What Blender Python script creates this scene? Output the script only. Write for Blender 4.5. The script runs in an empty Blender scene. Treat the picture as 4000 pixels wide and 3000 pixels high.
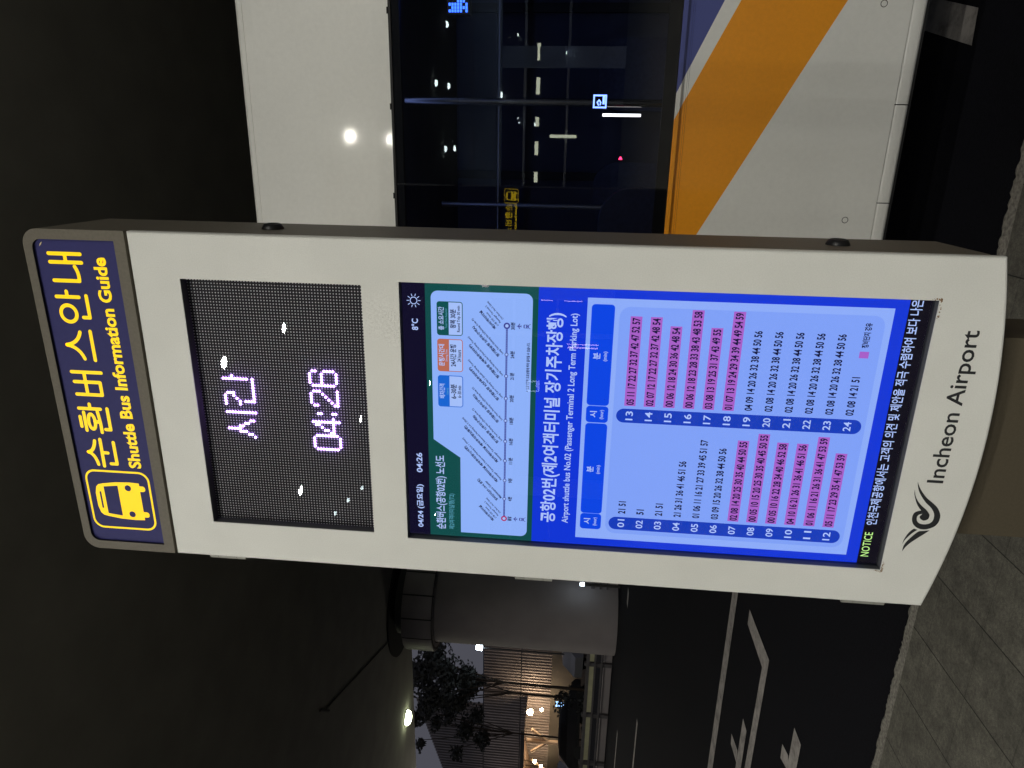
import bpy, bmesh, math, random
from mathutils import Matrix, Vector
random.seed(7)
S = bpy.context.scene
COL = S.collection
PI = math.pi

# ------------------------------------------------------------------ camera
R_ = Vector((0.9474336, 0.3165292, 0.0466777))      # right of the upright view
D_ = Vector((0.0172128, 0.0952536, -0.9953042))     # down of the upright view
F_ = Vector((-0.3194891, 0.9437881, 0.0847981))     # forward
cam = bpy.data.cameras.new('camera')
camo = bpy.data.objects.new('camera', cam)
COL.objects.link(camo)
cam.sensor_width = 36.0
cam.lens = 2649.9 / 4000 * 36
cam.clip_start = 0.05
cam.clip_end = 600
# the phone was held sideways: picture right = world down, picture up = world right
camo.matrix_world = Matrix(((D_.x, R_.x, -F_.x, 0.626), (D_.y, R_.y, -F_.y, -1.543),
                            (D_.z, R_.z, -F_.z, 1.55), (0, 0, 0, 1)))
S.camera = camo

# ------------------------------------------------------------------ night sky
W = bpy.data.worlds.new('World')
S.world = W
W.use_nodes = True
bgn = W.node_tree.nodes['Background']
bgn.inputs[0].default_value = (0.088, 0.089, 0.110, 1)
bgn.inputs[1].default_value = 0.8
S.view_settings.view_transform = 'Standard'
S.view_settings.look = 'None'
S.view_settings.exposure = 0
S.view_settings.gamma = 1
S.cycles.use_denoising = True
S.cycles.sample_clamp_indirect = 4.0
S.cycles.max_bounces = 6
S.cycles.caustics_reflective = False
S.cycles.caustics_refractive = False

LAMP = 1160.0     # radiance of the downlight lenses

# ------------------------------------------------------------------ materials
def lin(c):
    c /= 255.0
    return c / 12.92 if c <= 0.04045 else ((c + 0.055) / 1.055) ** 2.4
def srgb(r, g, b):
    return (lin(r), lin(g), lin(b))
MATS = {}
def mat(name, col, rough=0.5, metal=0.0, spec=0.5, coat=0.0, var=0.0, scale=20.0, bump=0.0, bscale=None, detail=6.0, var2=0.0, scale2=900.0):
    if name in MATS:
        return MATS[name]
    m = bpy.data.materials.new(name)
    m.use_nodes = True
    nt = m.node_tree
    b = nt.nodes['Principled BSDF']
    b.inputs['Base Color'].default_value = (*col, 1)
    b.inputs['Roughness'].default_value = rough
    b.inputs['Metallic'].default_value = metal
    b.inputs['Specular IOR Level'].default_value = spec
    b.inputs['Coat Weight'].default_value = coat
    b.inputs['Coat Roughness'].default_value = 0.06
    if var or bump:
        tc = nt.nodes.new('ShaderNodeTexCoord')
        n = nt.nodes.new('ShaderNodeTexNoise')
        n.inputs['Scale'].default_value = scale
        n.inputs['Detail'].default_value = detail
        nt.links.new(tc.outputs['Object'], n.inputs['Vector'])
        if var:
            mp = nt.nodes.new('ShaderNodeMapRange')
            mp.inputs[1].default_value = 0.25
            mp.inputs[2].default_value = 0.75
            mp.inputs[3].default_value = 1 - var
            mp.inputs[4].default_value = 1 + var
            nt.links.new(n.outputs['Fac'], mp.inputs[0])
            mx = nt.nodes.new('ShaderNodeVectorMath')
            mx.operation = 'SCALE'
            mx.inputs[0].default_value = col
            nt.links.new(mp.outputs[0], mx.inputs['Scale'])
            if var2:
                n3 = nt.nodes.new('ShaderNodeTexNoise')
                n3.inputs['Scale'].default_value = scale2
                n3.inputs['Detail'].default_value = 5
                n3.inputs['Roughness'].default_value = 0.7
                nt.links.new(tc.outputs['Object'], n3.inputs['Vector'])
                m3 = nt.nodes.new('ShaderNodeMapRange')
                m3.inputs[1].default_value = 0.3
                m3.inputs[2].default_value = 0.7
                m3.inputs[3].default_value = 1 - var2
                m3.inputs[4].default_value = 1 + var2
                nt.links.new(n3.outputs['Fac'], m3.inputs[0])
                mul = nt.nodes.new('ShaderNodeMath')
                mul.operation = 'MULTIPLY'
                nt.links.new(mp.outputs[0], mul.inputs[0])
                nt.links.new(m3.outputs[0], mul.inputs[1])
                nt.links.new(mul.outputs[0], mx.inputs['Scale'])
            nt.links.new(mx.outputs[0], b.inputs['Base Color'])
        if bump:
            n2 = n
            if bscale:
                n2 = nt.nodes.new('ShaderNodeTexNoise')
                n2.inputs['Scale'].default_value = bscale
                n2.inputs['Detail'].default_value = 4
                nt.links.new(tc.outputs['Object'], n2.inputs['Vector'])
            bp = nt.nodes.new('ShaderNodeBump')
            bp.inputs['Strength'].default_value = bump
            bp.inputs['Distance'].default_value = 0.004
            nt.links.new(n2.outputs['Fac'], bp.inputs['Height'])
            nt.links.new(bp.outputs[0], b.inputs['Normal'])
    MATS[name] = m
    return m
def emit(name, col, strength=1.0):
    if name in MATS:
        return MATS[name]
    m = bpy.data.materials.new(name)
    m.use_nodes = True
    nt = m.node_tree
    nt.nodes.remove(nt.nodes['Principled BSDF'])
    e = nt.nodes.new('ShaderNodeEmission')
    e.inputs[0].default_value = (*col, 1)
    e.inputs[1].default_value = strength
    nt.links.new(e.outputs[0], nt.nodes['Material Output'].inputs[0])
    if strength <= 1.5:
        m.cycles.emission_sampling = 'NONE'
    MATS[name] = m
    return m
def glass(name, tint, ior=1.5, rough=0.0):
    if name in MATS:
        return MATS[name]
    m = bpy.data.materials.new(name)
    m.use_nodes = True
    nt = m.node_tree
    nt.nodes.remove(nt.nodes['Principled BSDF'])
    t = nt.nodes.new('ShaderNodeBsdfTransparent')
    t.inputs[0].default_value = (*tint, 1)
    g = nt.nodes.new('ShaderNodeBsdfGlossy')
    g.inputs['Roughness'].default_value = rough
    f = nt.nodes.new('ShaderNodeFresnel')
    f.inputs[0].default_value = ior
    x = nt.nodes.new('ShaderNodeMixShader')
    nt.links.new(f.outputs[0], x.inputs[0])
    nt.links.new(t.outputs[0], x.inputs[1])
    nt.links.new(g.outputs[0], x.inputs[2])
    nt.links.new(x.outputs[0], nt.nodes['Material Output'].inputs[0])
    MATS[name] = m
    return m

def tile_material():
    m = bpy.data.materials.new('paving_tiles')
    m.use_nodes = True
    nt = m.node_tree
    L = nt.links.new
    b = nt.nodes['Principled BSDF']
    b.inputs['Roughness'].default_value = 0.75
    tc = nt.nodes.new('ShaderNodeTexCoord')
    mp = nt.nodes.new('ShaderNodeMapping')
    mp.inputs['Location'].default_value = (0.68 + 0.31 * 40, -0.68 + 0.30 * 80, 0)
    L(tc.outputs['Object'], mp.inputs[0])
    br = None
    col = None
    for w_, h_, mort, ms in ((.31, 60.0, 0.16, 0.0032), (80.0, .30, 0.72, 0.003)):
        q = nt.nodes.new('ShaderNodeTexBrick')
        q.offset = 0.0
        q.squash = 1.0
        q.inputs['Color1'].default_value = (0.9, 0.9, 0.9, 1)
        q.inputs['Color2'].default_value = (1.1, 1.1, 1.1, 1)
        q.inputs['Mortar'].default_value = (mort, mort, mort, 1)
        q.inputs['Scale'].default_value = 1
        q.inputs['Mortar Size'].default_value = ms
        q.inputs['Mortar Smooth'].default_value = 0.6
        q.inputs['Brick Width'].default_value = w_
        q.inputs['Row Height'].default_value = h_
        L(mp.outputs[0], q.inputs[0])
        v = nt.nodes.new('ShaderNodeVectorMath')
        v.operation = 'MULTIPLY'
        L(q.outputs[0], v.inputs[0])
        if col is None:
            v.inputs[1].default_value = (0.084, 0.080, 0.066)
            br = q
        else:
            L(col, v.inputs[1])
        col = v.outputs[0]
    for sc, a, lo, hi in ((3.5, 6, 0.78, 1.22), (14, 8, 0.72, 1.3), (70, 6, 0.62, 1.4), (260, 3, 0.6, 1.45)):
        n = nt.nodes.new('ShaderNodeTexNoise')
        n.inputs['Scale'].default_value = sc
        n.inputs['Detail'].default_value = a
        n.inputs['Roughness'].default_value = 0.65
        L(tc.outputs['Object'], n.inputs['Vector'])
        r = nt.nodes.new('ShaderNodeMapRange')
        r.inputs[1].default_value = 0.3
        r.inputs[2].default_value = 0.7
        r.inputs[3].default_value = lo
        r.inputs[4].default_value = hi
        L(n.outputs['Fac'], r.inputs[0])
        v = nt.nodes.new('ShaderNodeVectorMath')
        v.operation = 'SCALE'
        L(col, v.inputs[0])
        L(r.outputs[0], v.inputs['Scale'])
        col = v.outputs[0]
    L(col, b.inputs['Base Color'])
    ad = nt.nodes.new('ShaderNodeMath')
    ad.operation = 'MULTIPLY_ADD'
    ad.inputs[1].default_value = 0.25
    L(n.outputs['Fac'], ad.inputs[0])
    iv = nt.nodes.new('ShaderNodeMath')
    iv.operation = 'SUBTRACT'
    iv.inputs[0].default_value = 1
    L(br.outputs['Fac'], iv.inputs[1])
    L(iv.outputs[0], ad.inputs[2])
    bp = nt.nodes.new('ShaderNodeBump')
    bp.inputs['Strength'].default_value = 0.7
    bp.inputs['Distance'].default_value = 0.004
    L(ad.outputs[0], bp.inputs['Height'])
    L(bp.outputs[0], b.inputs['Normal'])
    return m
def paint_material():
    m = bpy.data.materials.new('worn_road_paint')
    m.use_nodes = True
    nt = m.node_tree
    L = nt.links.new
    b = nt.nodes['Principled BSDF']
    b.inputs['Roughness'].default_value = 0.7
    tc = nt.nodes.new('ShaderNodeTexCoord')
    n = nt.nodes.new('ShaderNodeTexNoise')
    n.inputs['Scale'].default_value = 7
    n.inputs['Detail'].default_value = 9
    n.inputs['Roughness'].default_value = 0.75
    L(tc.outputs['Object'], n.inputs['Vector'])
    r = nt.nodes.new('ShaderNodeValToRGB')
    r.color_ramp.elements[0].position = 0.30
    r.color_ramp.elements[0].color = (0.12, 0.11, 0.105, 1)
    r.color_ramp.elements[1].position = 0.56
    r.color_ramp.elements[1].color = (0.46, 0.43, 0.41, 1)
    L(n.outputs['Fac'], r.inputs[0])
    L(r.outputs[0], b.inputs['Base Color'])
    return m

M_white = mat('white_powder_coat', (0.76, 0.765, 0.73), 0.42, 0, 0.5, var=0.055, scale=4.5, bump=0.10, bscale=420, var2=0.06, scale2=330)
M_brown = mat('brown_powder_coat', (0.150, 0.134, 0.105), 0.55, spec=0.35, var=0.10, scale=160, bump=0.15, bscale=500)
M_black = mat('black_plastic', (0.012, 0.012, 0.014), 0.4)
M_bezel = mat('bezel_grey', (0.085, 0.088, 0.095), 0.5)
M_navy = mat('navy_sign_film', (0.042, 0.042, 0.17), 0.55, spec=0.15, var=0.05, scale=90)
M_yel = bpy.data.materials.new('lit_yellow_letters')
M_yel.use_nodes = True
_b = M_yel.node_tree.nodes['Principled BSDF']
_b.inputs['Base Color'].default_value = (0.85, 0.60, 0.01, 1)
_b.inputs['Roughness'].default_value = 0.4
_b.inputs['Specular IOR Level'].default_value = 0.2
_b.inputs['Emission Color'].default_value = (1.0, 0.70, 0.004, 1)
_b.inputs['Emission Strength'].default_value = 0.62
M_logo = mat('logo_charcoal', (0.018, 0.020, 0.023), 0.5)
M_steel = mat('steel', (0.42, 0.42, 0.40), 0.35, 0.9)
M_hinge = mat('hinge_zinc', (0.34, 0.34, 0.31), 0.5, 0.2)
M_rust = mat('rust_stain', (0.28, 0.16, 0.07), 0.8, var=0.4, scale=400)
M_cover = glass('display_cover_glass', (0.97, 0.97, 0.98))

# ------------------------------------------------------------------ object helpers
def tag(o, label=None, cat=None, group=None, kind=None):
    if label: o['label'] = label
    if cat: o['category'] = cat
    if group: o['group'] = group
    if kind: o['kind'] = kind
    return o
def thing(name, label, cat, loc=(0, 0, 0), rz=0, group=None):
    o = bpy.data.objects.new(name, None)
    COL.objects.link(o)
    o.empty_display_size = 0.1
    o.location = loc
    o.rotation_euler = (0, 0, rz)
    return tag(o, label, cat, group)
class MB:
    """collects faces with materials into one mesh"""
    def __init__(s):
        s.v, s.f, s.m, s.mats, s.sm = [], [], [], [], []
    def mi(s, m):
        if m not in s.mats: s.mats.append(m)
        return s.mats.index(m)
    def face(s, pts, m, smooth=False):
        i = len(s.v)
        s.v += [tuple(p) for p in pts]
        s.f.append(tuple(range(i, i + len(pts))))
        s.m.append(s.mi(m)); s.sm.append(smooth)
    def grid(s, rows, m, closed=False, smooth=True):
        i = len(s.v); n = len(rows[0])
        for r in rows: s.v += [tuple(p) for p in r]
        k = s.mi(m)
        for a in range(len(rows) - 1):
            for b in range(n if closed else n - 1):
                c = (b + 1) % n
                s.f.append((i + a * n + b, i + a * n + c, i + (a + 1) * n + c, i + (a + 1) * n + b))
                s.m.append(k); s.sm.append(smooth)
    def box(s, x0, x1, y0, y1, z0, z1, m):
        p = [(x0, y0, z0), (x1, y0, z0), (x1, y1, z0), (x0, y1, z0), (x0, y0, z1), (x1, y0, z1), (x1, y1, z1), (x0, y1, z1)]
        for q in ((3, 2, 1, 0), (4, 5, 6, 7), (0, 1, 5, 4), (1, 2, 6, 5), (2, 3, 7, 6), (3, 0, 4, 7)):
            s.face([p[k] for k in q], m)
    def tube(s, a, b, r0, r1=None, m=None, n=10, cap=True):
        a, b = Vector(a), Vector(b)
        r1 = r0 if r1 is None else r1
        d = (b - a).normalized()
        u = d.orthogonal().normalized(); w = d.cross(u)
        ra = [a + (u * math.cos(2 * PI * k / n) + w * math.sin(2 * PI * k / n)) * r0 for k in range(n)]
        rb = [b + (u * math.cos(2 * PI * k / n) + w * math.sin(2 * PI * k / n)) * r1 for k in range(n)]
        s.grid([ra, rb], m, closed=True)
        if cap:
            s.face(ra[::-1], m); s.face(rb, m)
    def prism(s, pts, y0, y1, m, side=None):
        """polygon in xz (counter-clockwise seen from -y) between y0 and y1"""
        s.face([(x, y0, z) for x, z in pts], m)
        s.face([(x, y1, z) for x, z in pts[::-1]], m)
        for k in range(len(pts)):
            (xa, za), (xb, zb) = pts[k], pts[(k + 1) % len(pts)]
            s.face([(xa, y0, za), (xa, y1, za), (xb, y1, zb), (xb, y0, zb)], side or m)
    def build(s, name, parent=None, mods=None, label=None):
        me = bpy.data.meshes.new(name)
        me.from_pydata(s.v, [], s.f)
        for m in s.mats: me.materials.append(m)
        me.polygons.foreach_set('material_index', s.m)
        me.polygons.foreach_set('use_smooth', s.sm)
        me.update()
        o = bpy.data.objects.new(name, me)
        COL.objects.link(o)
        if parent: o.parent = parent
        if label: o['label'] = label
        return o
class PL:
    """flat art in a frame: 2-D (x, y) -> 3-D, layers lifted along the normal"""
    def __init__(s, o, ex, ey, n, lift=0.0004):
        s.o, s.ex, s.ey, s.n, s.lift = Vector(o), Vector(ex), Vector(ey), Vector(n), lift
        s.mb = MB()
    def P(s, x, y, l): return s.o + s.ex * x + s.ey * y + s.n * (s.lift * l)
    def poly(s, pts, m, l):
        if m is None: return
        s.mb.face([s.P(x, y, l) for x, y in pts], m)
    def rect(s, x0, y0, x1, y1, m, l, r=0, corners=(1, 1, 1, 1), n=6):
        if r <= 0:
            return s.poly([(x0, y0), (x1, y0), (x1, y1), (x0, y1)], m, l)
        s.poly(rrect(x0, y0, x1, y1, r, corners, n), m, l)
    def ring(s, cx, cy, r0, r1, m, l, n=24, ry=1.0):
        for k in range(n):
            a, b = 2 * PI * k / n, 2 * PI * (k + 1) / n
            s.poly([(cx + r0 * math.cos(a), cy + ry * r0 * math.sin(a)), (cx + r1 * math.cos(a), cy + ry * r1 * math.sin(a)),
                    (cx + r1 * math.cos(b), cy + ry * r1 * math.sin(b)), (cx + r0 * math.cos(b), cy + ry * r0 * math.sin(b))], m, l)
    def disc(s, cx, cy, r, m, l, n=20, ry=1.0):
        s.poly([(cx + r * math.cos(2 * PI * k / n), cy + ry * r * math.sin(2 * PI * k / n)) for k in range(n)], m, l)
    def stroke(s, pts, w, m, l, cap=True):
        for (xa, ya), (xb, yb) in zip(pts, pts[1:]):
            d = math.hypot(xb - xa, yb - ya) or 1e-9
            nx, ny = -(yb - ya) / d * w / 2, (xb - xa) / d * w / 2
            s.poly([(xa - nx, ya - ny), (xb - nx, yb - ny), (xb + nx, yb + ny), (xa + nx, ya + ny)], m, l)
        for j, p in enumerate(pts if cap else pts[1:-1]):
            s.disc(p[0], p[1], w / 2, m, l + 0.08 + 0.01 * (j % 7), 12)
    def text(s, txt, box, m, l, bold=0.0, rot=0.0, piv=None):
        """box = x0, x1, y_bottom, y_top in frame units (y may point down: then y_bottom > y_top)"""
        vs, fs = glyphs(txt, bold)
        x0, x1, yb, yt = box
        xs = [v[0] for v in vs]; ys = [v[1] for v in vs]
        ax, bx, ay, by = min(xs), max(xs), min(ys), max(ys)
        i = len(s.mb.v)
        c, sn = math.cos(rot), math.sin(rot)
        for v in vs:
            x = x0 + (v[0] - ax) / (bx - ax) * (x1 - x0)
            y = yb + (v[1] - ay) / (by - ay) * (yt - yb)
            if rot:
                dx, dy = x - piv[0], y - piv[1]
                x, y = piv[0] + dx * c - dy * sn, piv[1] + dx * sn + dy * c
            s.mb.v.append(tuple(s.P(x, y, l)))
        k = s.mb.mi(m)
        for f in fs:
            s.mb.f.append(tuple(i + q for q in f)); s.mb.m.append(k); s.mb.sm.append(False)
    def build(s, name, parent=None): return s.mb.build(name, parent)
def rrect(x0, y0, x1, y1, r, corners=(1, 1, 1, 1), n=6):
    """rounded rectangle; corners = (x0y0, x1y0, x1y1, x0y1)"""
    sx, sy = (1 if x1 > x0 else -1), (1 if y1 > y0 else -1)
    out = []
    for (cx, cy, a0, on) in ((x0 + r * sx, y0 + r * sy, PI, corners[0]), (x1 - r * sx, y0 + r * sy, 1.5 * PI, corners[1]),
                             (x1 - r * sx, y1 - r * sy, 0, corners[2]), (x0 + r * sx, y1 - r * sy, 0.5 * PI, corners[3])):
        if on:
            for k in range(n + 1):
                a = a0 + k / n * PI / 2
                out.append((cx + r * math.cos(a) * sx, cy + r * math.sin(a) * sy))
        else:
            a = a0 + PI / 4
            out += [(cx + r * (1 if math.cos(a) > 0 else -1) * sx, cy + r * (1 if math.sin(a) > 0 else -1) * sy)] * (n + 1)
    return out
_gc = {}
def glyphs(txt, bold=0.0):
    key = (txt, bold)
    if key not in _gc:
        cu = bpy.data.curves.new('lettering', 'FONT')
        cu.body = txt
        cu.size = 1
        cu.offset = bold
        cu.resolution_u = 3
        ob = bpy.data.objects.new('lettering', cu)
        COL.objects.link(ob)
        me = ob.to_mesh()
        vs = [tuple(v.co) for v in me.vertices]
        fs = [tuple(p.vertices) for p in me.polygons]
        ob.to_mesh_clear()
        bpy.data.objects.remove(ob); bpy.data.curves.remove(cu)
        _gc[key] = (vs, fs)
    return _gc[key]
def clip(poly, f):
    """keep the part of a 2-D polygon where f(x, y) >= 0 (f linear)"""
    out = []
    for k in range(len(poly)):
        p, q = poly[k], poly[(k + 1) % len(poly)]
        a, b = f(*p), f(*q)
        if a >= 0: out.append(p)
        if (a >= 0) != (b >= 0):
            t = a / (a - b)
            out.append((p[0] + (q[0] - p[0]) * t, p[1] + (q[1] - p[1]) * t))
    return out

# ================================================================== the setting
def plane(name, x0, x1, y0, y1, z, m, kind='structure', down=False):
    b = MB()
    p = [(x0, y0, z), (x1, y0, z), (x1, y1, z), (x0, y1, z)]
    b.face(p[::-1] if down else p, m)
    return tag(b.build(name), kind=kind)
M_asph = mat('asphalt', (0.0060, 0.0062, 0.0095), 0.9, spec=0.12, var=0.35, scale=60, bump=0.6, bscale=180)
M_kerb = mat('kerb_granite', (0.20, 0.19, 0.165), 0.8, var=0.6, scale=70, bump=1.0, bscale=90)
M_tile = tile_material()
plane('road', -220, 220, 1.15, 400, -0.15, M_asph)
sw = MB()
sw.box(-60, 40, -26, 1.095, -0.3, 0.0, M_tile)
tag(sw.build('sidewalk'), kind='structure')
# kerb stones: flat top, rough broken arris towards the road
kb = MB()
NX = 1600
rows = [[], [], [], [], []]
for k in range(NX + 1):
    x = -16 + 22 * k / NX
    chip = random.random() ** 3 * 0.026 + 0.005 * random.random()
    if int((x + 20) / 1.0) != int((x + 20 - 22 / NX) / 1.0): chip += 0.012
    dz = random.random() ** 2 * 0.018
    rows[0].append((x, 1.096, -0.002)); rows[1].append((x, 1.150 - 0.003 * random.random(), -0.001))
    rows[2].append((x, 1.168 - chip * 0.4, -0.004 - dz * 0.5)); rows[3].append((x, 1.193 - chip, -0.022 - dz))
    rows[4].append((x, 1.197 - chip * 0.3, -0.16))
kb.grid(rows[::-1], M_kerb, smooth=False)
tag(kb.build('kerb'), kind='structure')
# road paint
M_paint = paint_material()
def zpoly(name, polys, z=-0.146):
    b = MB()
    for p in polys:
        a = sum(p[k][0] * p[(k + 1) % len(p)][1] - p[(k + 1) % len(p)][0] * p[k][1] for k in range(len(p)))
        b.face([(x, y, z) for x, y in (p if a > 0 else p[::-1])], M_paint)
    return tag(b.build(name), kind='structure')
zpoly('lane_line', [[(-40, 4.16), (2.5, 4.16), (2.5, 4.34), (-40, 4.34)]])
zpoly('road_arrow', [[(-3.19, 3.75), (-3.34, 3.745), (-3.36, 3.22), (-3.18, 3.09)],
                     [(-3.18, 3.09), (-3.36, 3.22), (-6.5, 3.27), (-6.5, 3.13)],
                     [(-4.58, 3.725), (-4.68, 3.699), (-4.66, 3.47), (-4.54, 3.49)],
                     [(-4.15, 3.475), (-4.157, 3.337), (-6.5, 3.30), (-6.5, 3.45)],
                     [(-3.483, 2.558), (-3.603, 2.546), (-3.55, 2.38), (-3.45, 2.426)],
                     [(-3.18, 2.411), (-3.18, 2.261), (-6.5, 2.24), (-6.5, 2.38)]])
zpoly('lane_dashes', [[(-10.04, 12.95), (-9.6, 12.95), (-9.6, 13.2), (-10.04, 13.2)], [(-14.5, 9.55), (-10.3, 9.55), (-10.3, 9.7), (-14.5, 9.7)],
                      [(-19, 12.8), (-13.9, 12.8), (-13.9, 12.95), (-19, 12.95)]])
zpoly('road_light_patch', [[(1.12, 1.95), (1.27, 1.96), (1.45, 2.6), (1.30, 2.6)]])  # faint patch of light on the road, laid down as pale paint

# canopy over the kerbside road
M_ceil = mat('canopy_ceiling', (0.34, 0.33, 0.30), 0.9, var=0.12, scale=1.5)
M_edge = mat('canopy_edge', (0.06, 0.06, 0.06), 0.7)
cn = MB()
cn.box(-60, 40, -24.3, 17.15, 6.5, 7.4, M_ceil)
tag(cn.build('canopy_ceiling'), kind='structure')

# ================================================================== the kiosk
PW, ZT = 0.44, 2.6153
LEDX, LEDT, LEDB = 0.331, 2.4953, 2.0493
LCDX, LCDT, LCDB = 0.3415, 1.959, 0.7545
kiosk = thing('information_kiosk', 'tall white and brown bus information kiosk with a lit timetable screen and clock display', 'kiosk')
def arc(x): return 0.582 + 0.054 * (x / PW) ** 2
def front_panel():
    xs = sorted({-PW, PW, -LEDX, LEDX, -LCDX, LCDX} | {round(-PW + 2 * PW * k / 36, 5) for k in range(1, 36)})
    zs = [ZT, LEDT, LEDB, LCDT, LCDB, None]
    bm = bmesh.new()
    vv = {}
    for i, x in enumerate(xs):
        for j, z in enumerate(zs):
            vv[i, j] = bm.verts.new((x, 0, arc(x) if z is None else z))
    faces = []
    for i in range(len(xs) - 1):
        xm = (xs[i] + xs[i + 1]) / 2
        for j in range(len(zs) - 1):
            if j == 1 and abs(xm) < LEDX: continue
            if j == 3 and abs(xm) < LCDX: continue
            faces.append(bm.faces.new((vv[i, j], vv[i, j + 1], vv[i + 1, j + 1], vv[i + 1, j])))
    ext = bmesh.ops.extrude_face_region(bm, geom=faces, use_keep_orig=True)
    nv = [e for e in ext['geom'] if isinstance(e, bmesh.types.BMVert)]
    bmesh.ops.translate(bm, vec=(0, 0.021, 0), verts=nv)
    bmesh.ops.recalc_face_normals(bm, faces=bm.faces[:])
    bm.edges.ensure_lookup_table()
    outer = []
    for e in bm.edges:
        a, b = e.verts
        if abs(a.co.y) > 1e-6 or abs(b.co.y) > 1e-6: continue
        if (abs(abs(a.co.x) - PW) < 1e-6 and abs(a.co.x - b.co.x) < 1e-6) or (abs(a.co.z - ZT) < 1e-6 and abs(b.co.z - ZT) < 1e-6) or \
           (abs(a.co.z - arc(a.co.x)) < 1e-5 and abs(b.co.z - arc(b.co.x)) < 1e-5 and a.co.z < 0.7):
            outer.append(e)
    bmesh.ops.bevel(bm, geom=outer, offset=0.007, segments=3, affect='EDGES', profile=0.5)
    me = bpy.data.meshes.new('front_panel')
    bm.to_mesh(me); bm.free()
    me.materials.append(M_white)
    o = bpy.data.objects.new('front_panel', me)
    COL.objects.link(o)
    o.parent = kiosk
    return o
panel = front_panel()
# body behind the panel and the header box on top of it
HB = 2.622
body = MB()
BX = 0.4399
body.box(-BX, BX, 0.032, 0.275, 0.655, HB, M_brown)
body.build('body', kiosk)
def head_outline(x, z0, z1, r, n=8):
    return rrect(-x, z0, x, z1, r, (0, 0, 1, 1), n)
hd = MB()
o_ = head_outline(PW, HB, 2.884, 0.040)
i_ = head_outline(0.4155, 2.6505, 2.862, 0.024)
N = len(o_)
for k in range(N):
    a, b = k, (k + 1) % N
    if o_[a] == o_[b] and i_[a] == i_[b]: continue
    hd.face([(*o_[a][:1], 0.002, o_[a][1]), (o_[b][0], 0.002, o_[b][1]), (i_[b][0], 0.002, i_[b][1]), (i_[a][0], 0.002, i_[a][1])], M_brown)
    hd.face([(i_[a][0], 0.002, i_[a][1]), (i_[b][0], 0.002, i_[b][1]), (i_[b][0], 0.012, i_[b][1]), (i_[a][0], 0.012, i_[a][1])], M_black)
    hd.face([(o_[b][0], 0.002, o_[b][1]), (o_[a][0], 0.002, o_[a][1]), (o_[a][0], 0.275, o_[a][1]), (o_[b][0], 0.275, o_[b][1])], M_brown)
oc = [p for k, p in enumerate(o_) if p != o_[k - 1]]
hd.face([(x, 0.275, z) for x, z in oc[::-1]], M_brown)
header = hd.build('header_box', kiosk)
def header_art(pl, L0=0):
    ic = [p for k, p in enumerate(i_) if p != i_[k - 1]]
    pl.poly(ic, M_navy, L0)
def lettering(pl, l):
    w = 0.0094
    st = lambda *p: pl.stroke(list(p), w, M_yel, l)
    def curve(a, b, c, n=6):
        return [((1 - t) ** 2 * a[0] + 2 * t * (1 - t) * b[0] + t * t * c[0], (1 - t) ** 2 * a[1] + 2 * t * (1 - t) * b[1] + t * t * c[1]) for t in [k / n for k in range(n + 1)]]
    def oval(cx, cy, rx, rz, n=28):
        st(*[(cx + rx * math.cos(2 * PI * k / n), cy + rz * math.sin(2 * PI * k / n)) for k in range(n + 1)])
    # soon
    st(*curve((-.159, 2.846), (-.163, 2.828), (-.195, 2.823))); st(*curve((-.159, 2.846), (-.156, 2.828), (-.125, 2.822)))
    st((-.199, 2.807), (-.120, 2.806)); st((-.159, 2.806), (-.159, 2.790)); st((-.191, 2.786), (-.191, 2.769), (-.127, 2.769))
    # hwan
    st((-.084, 2.850), (-.056, 2.850)); st((-.095, 2.8375), (-.043, 2.8375)); oval(-.069, 2.8185, .0215, .0092)
    st((-.069, 2.810), (-.069, 2.797)); st(*curve((-.099, 2.795), (-.07, 2.794), (-.040, 2.798)))
    st((-.032, 2.849), (-.032, 2.788)); st((-.032, 2.817), (-.019, 2.817)); st((-.090, 2.783), (-.090, 2.769), (-.030, 2.769))
    # beo
    st((.008, 2.846), (.008, 2.775), (.043, 2.775), (.043, 2.846)); st((.008, 2.815), (.043, 2.815))
    st((.047, 2.815), (.070, 2.815)); st((.070, 2.849), (.070, 2.767))
    # seu
    st(*curve((.143, 2.846), (.138, 2.814), (.107, 2.804))); st(*curve((.143, 2.846), (.148, 2.814), (.178, 2.804)))
    st((.104, 2.776), (.181, 2.776))
    # an
    oval(.226, 2.824, .0215, .021); st((.269, 2.849), (.269, 2.789)); st((.269, 2.820), (.283, 2.820))
    st((.217, 2.786), (.217, 2.769), (.273, 2.769))
    # nae
    st((.310, 2.846), (.310, 2.779)); st(*curve((.310, 2.779), (.330, 2.776), (.346, 2.785)))
    st((.356, 2.848), (.356, 2.765)); st((.377, 2.848), (.377, 2.765)); st((.356, 2.806), (.377, 2.806))
    pl.text('Shuttle Bus Information Guide', (-.2005, .3705, 2.6995, 2.7355), M_yel, l + 1, bold=0.032)
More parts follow.
